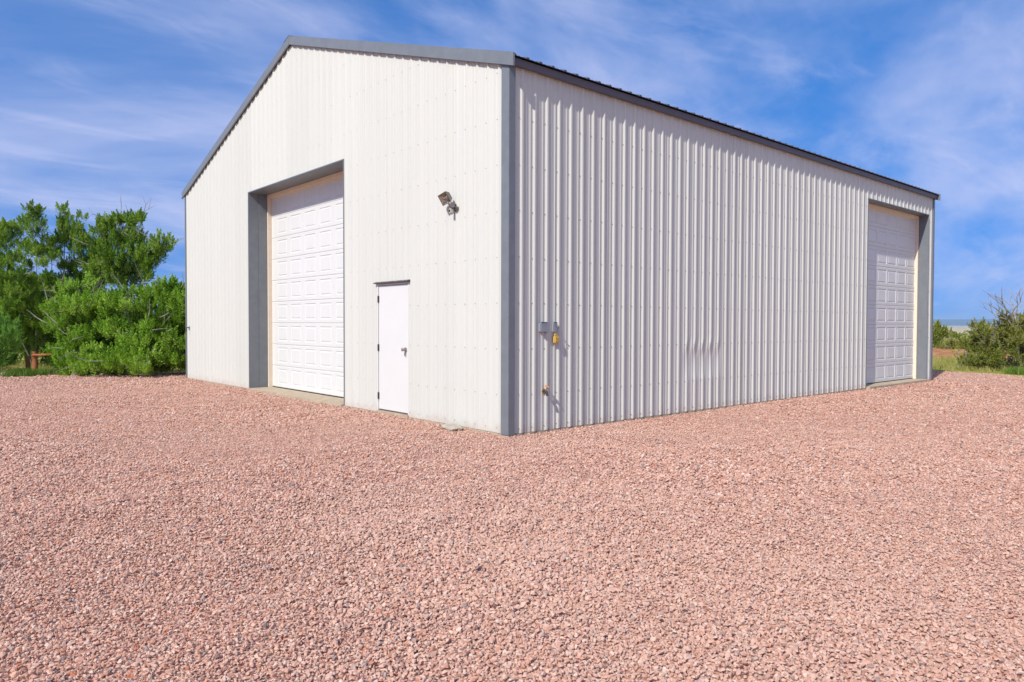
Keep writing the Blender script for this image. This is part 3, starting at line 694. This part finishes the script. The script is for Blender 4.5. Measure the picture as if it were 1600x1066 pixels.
def quads_mesh(name, V, tint, m):
    nq = len(V)//4
    me = bpy.data.meshes.new(name); me.vertices.add(len(V)); me.vertices.foreach_set('co', V.astype(np.float32).ravel())
    me.loops.add(nq*4); me.loops.foreach_set('vertex_index', np.arange(nq*4, dtype=np.int32))
    me.polygons.add(nq); me.polygons.foreach_set('loop_start', np.arange(0, nq*4, 4, dtype=np.int32)); me.update(calc_edges=True)
    me.attributes.new('tint', 'FLOAT', 'POINT').data.foreach_set('value', np.repeat(tint, 4).astype(np.float32))
    me.materials.append(MT[m]); return me
def leaf_quads(C, Dr, ln, wd):
    """diamond sprigs: centres C, directions Dr"""
    Dr = Dr/np.linalg.norm(Dr, axis=1)[:, None]
    s = np.cross(Dr, rng.normal(size=Dr.shape)); s /= np.linalg.norm(s, axis=1)[:, None]+1e-9
    ln = ln[:, None]; wd = wd[:, None]
    V = np.stack([C-Dr*ln*.5, C+s*wd*.5-Dr*ln*.05, C+Dr*ln*.5, C-s*wd*.5-Dr*ln*.05], 1)
    return V.reshape(-1, 3)
def limb_mesh(name, P, par, rad, m):
    v = []; f = []
    for i in range(1, len(P)):
        a, b_ = Vector(P[par[i]]), Vector(P[i]); t = (b_-a)
        if t.length < 1e-5: continue
        t.normalize(); o1 = t.orthogonal().normalized(); o2 = t.cross(o1); k = len(v); ns = 6 if rad[i] > 0.03 else 4
        for c, r in ((a, max(rad[i], min(rad[par[i]], rad[i]*1.35))), (b_, rad[i])):
            for j in range(ns):
                w = 2*math.pi*j/ns; v.append(tuple(c+(o1*math.cos(w)+o2*math.sin(w))*r))
        for j in range(ns): f.append((k+j, k+(j+1) % ns, k+ns+(j+1) % ns, k+ns+j))
    me = bpy.data.meshes.new(name); me.from_pydata(v, [], f); me.update(); me.materials.append(MT[m])
    me.polygons.foreach_set('use_smooth', [True]*len(me.polygons)); return me
def plant(name, label, cat, base, lobes, ntuft, nleaf, leaf=(0.075, 0.020), tuft=0.155, foliage='juniper', wood='bark', stems=2,
          spire=1.0, bare=0.0, group=None, trunk_r=0.012, dead=0, shell=0.6, spread=0.22, clump_n=3, crad=None):
    """lobes: (centre, (rx,ry,rz), weight) in world metres"""
    base = np.array(base, float); root = empty(name, tuple(base)); tag(root, label, cat, group)
    w = np.array([l_[2]*l_[1][0]*l_[1][1]*l_[1][2] for l_ in lobes])**0.75; w = w/w.sum()
    which = rng.choice(len(lobes), ntuft, p=w)
    C = np.array([lobes[i][0] for i in which]); Rr = np.array([lobes[i][1] for i in which])
    d = rng.normal(size=(ntuft, 3)); d /= np.linalg.norm(d, axis=1)[:, None]
    rr = np.where(rng.random(ntuft) < shell, rng.uniform(0.75, 1.0, ntuft), rng.uniform(0.2, 1, ntuft)**0.6)
    T = C + d*rr[:, None]*Rr
    ntuft_ = ntuft; ncl = max(6, ntuft//clump_n); cid = rng.integers(0, ncl, ntuft); CC = T[:ncl].copy(); cn = rng.normal(size=(ntuft, 3)); cn[:, 2] = np.abs(cn[:, 2])*0.9+0.05; cn /= np.linalg.norm(cn, axis=1)[:, None]
    csz = rng.uniform(0.7, 1.35, ncl)[cid]; which = which[cid]; T = CC[cid] + cn*((crad or tuft*0.95)*csz)[:, None]*rng.uniform(0.75, 1.05, ntuft)[:, None]; C = CC[cid] - np.array([0, 0, tuft*0.5])
    T[:, 2] = np.maximum(T[:, 2], base[2]+0.10)
    # woody skeleton: stems, then every tuft joins the nearest wood
    nodes = [base.copy()]; par = [0]
    cen = np.average(np.array([l_[0] for l_ in lobes]), axis=0, weights=w)
    for s_ in range(stems):
        tip = np.array(lobes[s_ % len(lobes)][0]) + np.array([0, 0, lobes[s_ % len(lobes)][1][2]*0.55]); prev = 0; ns = 9
        bow = rng.normal(0, 0.16, 3); bow[2] = 0
        for k in range(1, ns+1):
            t = k/ns; p = base*(1-t)+tip*t + bow*math.sin(t*math.pi) + rng.normal(0, 0.035, 3)
            nodes.append(p); par.append(prev); prev = len(nodes)-1
    order = np.argsort(np.linalg.norm((T-base)*np.array([1.3, 1.3, 0.8]), axis=1))
    for i in order:
        A = np.array(nodes); dv = T[i]-A
        cost = np.linalg.norm(dv, axis=1) + 0.8*np.maximum(0, A[:, 2]-T[i][2]) + 0.12*np.linalg.norm(A-base, axis=1)*0
        j = int(np.argmin(cost)); dist = np.linalg.norm(T[i]-A[j]); ns = max(1, int(dist/0.22)); prev = j
        for k in range(1, ns+1):
            t = k/ns; p = A[j]*(1-t)+T[i]*t; p = p + (rng.normal(0, 0.03, 3) if k < ns else 0); p[2] -= 0.10*dist*math.sin(t*math.pi)*0.5
            nodes.append(p); par.append(prev); prev = len(nodes)-1
    nodes = np.array(nodes); cnt = np.ones(len(nodes))
    for i in range(len(nodes)-1, 0, -1): cnt[par[i]] += cnt[i]*0.8
    rad = 0.0035 + trunk_r*0.32*np.sqrt(np.minimum(cnt, 900)/6.0)
    loc = nodes-base
    big = rad > 0.028
    link('branches', limb_mesh('branches', loc, par, rad, wood), None, root) if True else None
    # a flared trunk foot
    MB().tube([(0, 0, -0.15), (0, 0, 0.0), tuple(loc[1]*0.6)], [rad[0]*1.5, rad[0]*1.2, rad[1]], 8).build('trunk', wood, root, smooth=True)
    if dead:
        dv = MB()
        for k in range(dead):
            a = loc[rng.integers(1, len(loc))]; dr = rng.normal(0, 1, 3); dr[2] = abs(dr[2])*0.7; dr += (a-(cen-base))*0.9; dr /= np.linalg.norm(dr); ll = rng.uniform(0.35, 0.8)
            q = [a, a+dr*ll*0.5+rng.normal(0, .04, 3), a+dr*ll+rng.normal(0, .06, 3)]
            dv.tube(q, [0.013, 0.009, 0.003], 4, cap=False)
            dv.tube([q[1], q[1]+dr*ll*0.3+rng.normal(0, .12, 3)], [0.007, 0.002], 4, cap=False)
        tag(dv.build('dead_twigs', 'deadwood', root, fix=False), kind='stuff')
    keep = rng.random(ntuft) >= bare; T = T[keep]; nt = len(T)
    cl_ = C[keep]; outw = T-cl_; outw /= np.linalg.norm(outw, axis=1)[:, None]+1e-6
    axis = outw*1.0 + np.array([0, 0, spire*0.85]) + rng.normal(0, spread, (nt, 3)); axis /= np.linalg.norm(axis, axis=1)[:, None]
    nl = nleaf; ts = tuft*rng.uniform(0.65, 1.3, nt)
    t = rng.uniform(-0.75, 1.15, (nt, nl)); ph = rng.normal(size=(nt, nl, 3)); ph /= np.linalg.norm(ph, axis=2)[:, :, None]
    rad_ = (1.05-np.clip(t, -.3, 1.15))*0.62*rng.uniform(0.3, 1.0, (nt, nl))
    off = axis[:, None, :]*t[:, :, None]*1.15 + ph*rad_[:, :, None]
    Cq = (T[:, None, :]+off*ts[:, None, None]).reshape(-1, 3) - base
    Dq = (axis[:, None, :]*0.9 + ph*0.75 + rng.normal(0, .25, (nt, nl, 3))).reshape(-1, 3)
    k = Cq[:, 2] > 0.01; Cq, Dq = Cq[k], Dq[k]
    ln = leaf[0]*rng.uniform(0.6, 1.35, len(Cq)); wd = leaf[1]*rng.uniform(0.7, 1.3, len(Cq))
    tint = np.clip(np.repeat(rng.normal(0.52, 0.14, nt)+rng.normal(0, 0.22, ncl)[cid[keep]], nl)[k] + rng.normal(0, 0.12, len(Cq)), 0, 1)
    link('crown', quads_mesh('crown', leaf_quads(Cq, Dq, ln, wd), tint, foliage), None, root)
    return root
def lobe(px, py, rx, ry, depth, w=1.0, rz=None):
    s = depth/FPX; return (at(px, py, depth), (rx*s, (rz or rx*s), ry*s), w)
def foot(px, depth):
    p = at(px, 560, depth); return (p[0], p[1], float(land_z(np.array(p[0]), np.array(p[1])))-0.02)
G1 = 'juniper trees beyond the gravel'
d1 = 23.5
plant('juniper_tree', 'leftmost tall juniper with a pointed top above the wooden fence', 'tree', foot(52, d1),
      [lobe(44, 425, 44, 52, d1), lobe(49, 372, 24, 38, d1, 1.2), lobe(52, 340, 9, 20, d1, 2.4), lobe(10, 400, 24, 50, d1), lobe(6, 368, 12, 22, d1, 1.5), lobe(42, 485, 62, 46, d1, 1.6), lobe(20, 470, 50, 40, d1-1.2, 1.6), lobe(-40, 450, 50, 90, d1)],
      1800, 100, stems=4, group=G1, dead=60, clump_n=5, crad=0.20, tuft=0.135, trunk_r=0.016)
plant('juniper_tree', 'twin-topped open juniper between the other tall junipers', 'tree', foot(112, d1+1.0),
      [lobe(102, 348, 10, 26, d1+1, 2.0), lobe(123, 362, 13, 28, d1+1, 2.0), lobe(112, 398, 26, 30, d1+1, 0.8), lobe(135, 395, 18, 30, d1+1), lobe(92, 375, 9, 14, d1+1, 1.2), lobe(110, 465, 45, 36, d1+1, 1.6), lobe(140, 440, 24, 30, d1+1, 1.3)],
      900, 100, stems=4, group=G1, dead=50, clump_n=4, crad=0.16, tuft=0.135, spire=1.5, trunk_r=0.016)
plant('juniper_tree', 'airy juniper with spreading side branch nearest the building', 'tree', foot(192, d1+0.5),
      [lobe(163, 368, 13, 26, d1+.5, 1.6), lobe(188, 362, 15, 28, d1+.5, 1.5), lobe(213, 358, 13, 24, d1+.5, 1.5), lobe(190, 402, 38, 30, d1+.5, 0.9), lobe(232, 398, 20, 22, d1+.5, 1.0), lobe(252, 385, 13, 15, d1+.5, 1.5), lobe(205, 430, 34, 20, d1+.5, 0.7), lobe(155, 410, 18, 30, d1+.5, 0.9)],
      900, 100, stems=5, group=G1, dead=50, clump_n=4, crad=0.17, tuft=0.135, spire=1.2, trunk_r=0.016)
G2 = 'juniper bushes along the gravel edge'
d2 = 20.6
plant('juniper_bush', 'dense bright juniper bush just right of the wooden fence', 'bush', foot(118, d2),
      [lobe(128, 548, 40, 38, d2), lobe(150, 555, 40, 34, d2), lobe(140, 505, 44, 42, d2), lobe(108, 492, 30, 32, d2, .8), lobe(128, 465, 26, 26, d2, .9), lobe(106, 564, 16, 20, d2), lobe(140, 572, 46, 14, d2-.2, 1.4)],
      1450, 110, stems=5, foliage='juniper_bright', group=G2, dead=60, clump_n=11, crad=0.27, tuft=0.13, shell=0.85)
plant('juniper_bush', 'wide dense juniper bush reaching to the building corner', 'bush', foot(222, d2-0.2),
      [lobe(195, 545, 48, 40, d2-.2), lobe(245, 535, 50, 48, d2-.2), lobe(215, 490, 46, 40, d2-.2), lobe(262, 480, 34, 40, d2-.2), lobe(218, 450, 10, 20, d2-.2, 1.6), lobe(175, 500, 30, 34, d2-.2, .8), lobe(300, 520, 44, 58, d2-.2), lobe(225, 572, 70, 14, d2-.4, 1.6)],
      2000, 110, stems=6, foliage='juniper_bright', group=G2, dead=80, clump_n=11, crad=0.27, tuft=0.13, shell=0.85)
plant('juniper_bush', 'low dark juniper bush in the gap behind the front bushes', 'bush', foot(165, d1+3),
      [lobe(150, 530, 70, 60, d1+3), lobe(255, 520, 70, 62, d1+3), lobe(60, 530, 50, 55, d1+1.5, 2.5), lobe(-30, 520, 60, 60, d1+3)], 900, 90, stems=5, group=G2, tuft=0.22, leaf=(0.10, 0.03))
plant('pine_bush', 'feathery blue-green bush at the left edge of the picture', 'bush', foot(2, d2-0.6),
      [lobe(-4, 552, 22, 34, d2-.6), lobe(-36, 545, 32, 44, d2-.6), lobe(4, 530, 12, 18, d2-.6)], 260, 110, leaf=(0.20, 0.014), tuft=0.22, stems=4, foliage='pine', spire=0.7)
# rustic fence in the shade under the first juniper
wf = empty('wooden_fence', foot(55, d2-0.35)); tag(wf, 'red-brown log fence with two posts under the left juniper', 'fence')
for i, (px, r) in enumerate(((43, 0.062), (54, 0.075))):
    p = at(px, 560, d2-0.35+0.3*(i == 0))-np.array(wf.location)
    MB().tube([(p[0], p[1], -0.2), (p[0]+0.01, p[1], 0.3), (p[0], p[1]+.01, 0.70 if i else 0.56)], [r*1.05, r, r*0.92], 10).build('post', 'redwood', wf, bevel=0.006)
a_, b_ = at(50, 554, d2-0.45)-np.array(wf.location), at(84, 552, d2-0.4)-np.array(wf.location)
MB().tube([tuple(a_*[1, 1, 0]+np.array([0, 0, 0.60])), tuple((a_+b_)/2*[1, 1, 0]+np.array([0, 0, 0.605])), tuple(b_*[1, 1, 0]+np.array([0, 0, 0.63]))], [0.034, 0.036, 0.03], 8).build('rail', 'redwood', wf)

d3 = 24.0
plant('scrub_bush', 'large olive scrub bush with grey twigs past the right end of the building', 'bush', foot(1572, d3),
      [lobe(1560, 548, 46, 30, d3), lobe(1534, 562, 30, 20, d3, 1.3), lobe(1530, 530, 22, 20, d3, 1.2), lobe(1605, 545, 50, 40, d3), lobe(1560, 515, 26, 18, d3, .8), lobe(1585, 520, 30, 26, d3), lobe(1640, 540, 50, 48, d3)],
      1500, 75, stems=7, foliage='scrub', wood='deadwood', spire=0.6, dead=120, tuft=0.13, bare=0.06, clump_n=8, crad=0.22, trunk_r=0.014)
# bare dead tree standing in it
dt = empty('dead_tree', foot(1586, d3-0.3)); tag(dt, 'bare dead tree with forked grey twigs at the right edge', 'tree')
def dead_tree():
    mb = MB()
    def grow(p, d_, ln, r, lev):
        q = p + d_*ln + Vector(rng.normal(0, 0.05*ln, 3)); mb.tube([p, (p+q)/2+Vector(rng.normal(0, 0.03*ln, 3)), q], [r, r*0.85, r*0.68], 5, cap=False)
        if lev == 0: return
        for k in range(3 if lev > 1 else 2):
            dd = (d_ + Vector(rng.normal(0, 0.50, 3))); dd.z = abs(dd.z)*0.8+0.15; dd.normalize(); grow(q, dd, ln*rng.uniform(0.55, 0.8), r*0.62, lev-1)
    grow(Vector((0, 0, 0)), Vector((0.06, 0.0, 1)).normalized(), 1.2, 0.05, 4)
    return mb
dead_tree().build('trunk_and_limbs', 'deadwood', dt, fix=False)
G3 = 'green shrubs on the land beyond the yard'
plant('round_shrub', 'round green shrub just past the far corner of the building', 'shrub', foot(1466, 39), [lobe(1463, 529, 14, 11, 39), lobe(1450, 528, 16, 14, 39)], 160, 60, leaf=(0.14, 0.045), tuft=0.30, foliage='scrub', stems=4, group=G3)
plant('round_shrub', 'olive shrub in the grass left of the large scrub bush', 'shrub', foot(1502, 33), [lobe(1500, 556, 24, 13, 33), lobe(1488, 552, 12, 8, 33)], 150, 55, leaf=(0.12, 0.03), tuft=0.24, foliage='scrub', wood='deadwood', stems=4, dead=14, group=G3)
plant('round_shrub', 'low distant shrub on the skyline beside the scrub bush', 'shrub', foot(1492, 55), [lobe(1488, 529, 9, 5, 55), lobe(1497, 531, 7, 4, 55)], 60, 50, leaf=(0.16, 0.05), tuft=0.2, foliage='scrub', stems=4, group=G3)

# far scrub that reads as one mass
def far_scrub():
    C = []; T = []
    for i in range(420):
        r = 60*math.exp(rng.uniform(0, 2.0)); a = YAW+rng.uniform(-0.85, 0.85); x, y = CAM[0]+r*math.cos(a), CAM[1]+r*math.sin(a)
        s = rng.uniform(0.4, 1.0); z = float(land_z(np.array(x), np.array(y))); nq = 60
        d = rng.normal(size=(nq, 3)); d /= np.linalg.norm(d, axis=1)[:, None]; d[:, 2] = np.abs(d[:, 2])
        C.append(np.concatenate([np.array([x, y, z])+d*s*np.array([1, 1, .75])*rng.uniform(.6, 1, (nq, 1)), d], 1)); T.append(np.full(nq, rng.random()))
    C = np.concatenate(C); T = np.concatenate(T)
    V = leaf_quads(C[:, :3], C[:, 3:]+rng.normal(0, .5, (len(C), 3)), np.full(len(C), 0.5), np.full(len(C), 0.28))
    return link('distant_scrub', quads_mesh('distant_scrub', V, T, 'scrub'), None)
tag(far_scrub(), 'distant scrub dotting the plain below the horizon', 'scrub', kind='stuff')
# grasses
def blades(name, pts, hgt, wd, m, per):
    n_ = len(pts)*per; B = np.repeat(pts, per, 0)+np.concatenate([rng.normal(0, 0.05, (n_, 2)), np.zeros((n_, 1))], 1)
    lean = np.concatenate([rng.normal(0, 0.32, (n_, 2)), np.ones((n_, 1))], 1); hh = hgt*rng.uniform(0.5, 1.3, n_)[:, None]
    s = rng.normal(size=(n_, 3)); s[:, 2] = 0; s /= np.linalg.norm(s, axis=1)[:, None]; tip = B+lean*hh; tip[:, :2] += lean[:, :2]*hh*0.4; mid = B+lean*hh*0.55
    V = np.stack([B-s*wd*.5, mid-s*wd*.4, tip, mid+s*wd*.4], 1).reshape(-1, 3)
    return link(name, quads_mesh(name, V, np.clip(np.repeat(rng.normal(.5, .22, len(pts)), per)+rng.normal(0, .1, n_), 0, 1), m), None)
gp = []
while len(gp) < 9000:
    x, y = rng.uniform(18.6, 46), rng.uniform(-12, 22)
    if pad(np.array(x), np.array(y)) > 0.30 or rng.random() > 1.1-(x-18)/40: continue
    if ((x-29.3)/2.4)**2+((y-4.5)/6)**2 < 1.0 and rng.random() < 0.93: continue
    gp.append((x, y, float(land_z(np.array(x), np.array(y)))-0.01))
tag(blades('dry_grass', np.array(gp), 0.20, 0.016, 'drygrass', 9), 'dry yellow-green grass growing beyond the right edge of the yard', 'grass', kind='stuff')
gp = []
for (px, d_, wx, k) in ((30, d2-0.6, 0.45, 90), (62, d2-0.5, 0.2, 30), (1592, d3-1.9, 0.5, 60)):
    c = at(px, 582, d_)
    for i in range(k):
        x, y = c[0]+rng.normal(0, wx*.5), c[1]+rng.normal(0, wx*.4); gp.append((x, y, float(land_z(np.array(x), np.array(y)))-0.01))
tag(blades('green_grass', np.array(gp), 0.22, 0.014, 'grass', 14), 'fresh green grass tufts at the foot of the bushes', 'grass', kind='stuff')
gp = []
while len(gp) < 2500:
    x, y = rng.uniform(-12, 3), rng.uniform(15, 24)
    if pad(np.array(x), np.array(y)) > 0.28: continue
    gp.append((x, y, float(land_z(np.array(x), np.array(y)))-0.01))
tag(blades('shaded_grass', np.array(gp), 0.14, 0.014, 'drygrass', 8), 'low dry grass under the junipers', 'grass', kind='stuff')
# border rocks along the far gravel edge
for i, (px, s, lb) in enumerate(((118, 0.13, 'larger pale rock at the gravel edge below the bright juniper bush'), (160, 0.075, 'small pale rock at the gravel edge near the wide juniper bush'), (6, 0.16, 'low brown rock at the gravel edge under the feathery bush'))):
    bm = bmesh.new(); bmesh.ops.create_icosphere(bm, subdivisions=2, radius=s)
    for v in bm.verts: v.co *= 1+0.5*float(vnoise(np.array(v.co.x/s*1.5+i*9), np.array(v.co.y/s*1.5+v.co.z/s))); v.co.z *= 0.62
    me = bpy.data.meshes.new('border_rock'); bm.to_mesh(me); bm.free()
    c = at(px, 586, d2-0.75); o = link('border_rock', me, 'rock', loc=(c[0], c[1], 0.02)); o.rotation_euler = (0, 0, i*1.3); tag(o, lb, 'rock', 'rocks along the gravel edge')

# the clear desert air that turns the far ridge blue
hz = bpy.data.materials.new('haze_air'); hz.use_nodes = True; hn = hz.node_tree.nodes; hn.clear()
pv = hn.new('ShaderNodeVolumePrincipled'); pv.inputs['Color'].default_value = (0.50, 0.74, 1.0, 1); pv.inputs['Density'].default_value = 8e-5; pv.inputs['Anisotropy'].default_value = 0.0
ho_ = hn.new('ShaderNodeOutputMaterial'); hz.node_tree.links.new(pv.outputs[0], ho_.inputs['Volume'])
hb = MB().box(-27500, 27500, -27500, 27500, -45, 220).build('haze', hz); tag(hb, 'thin blue air between the yard and the far ridge', 'haze', kind='stuff')
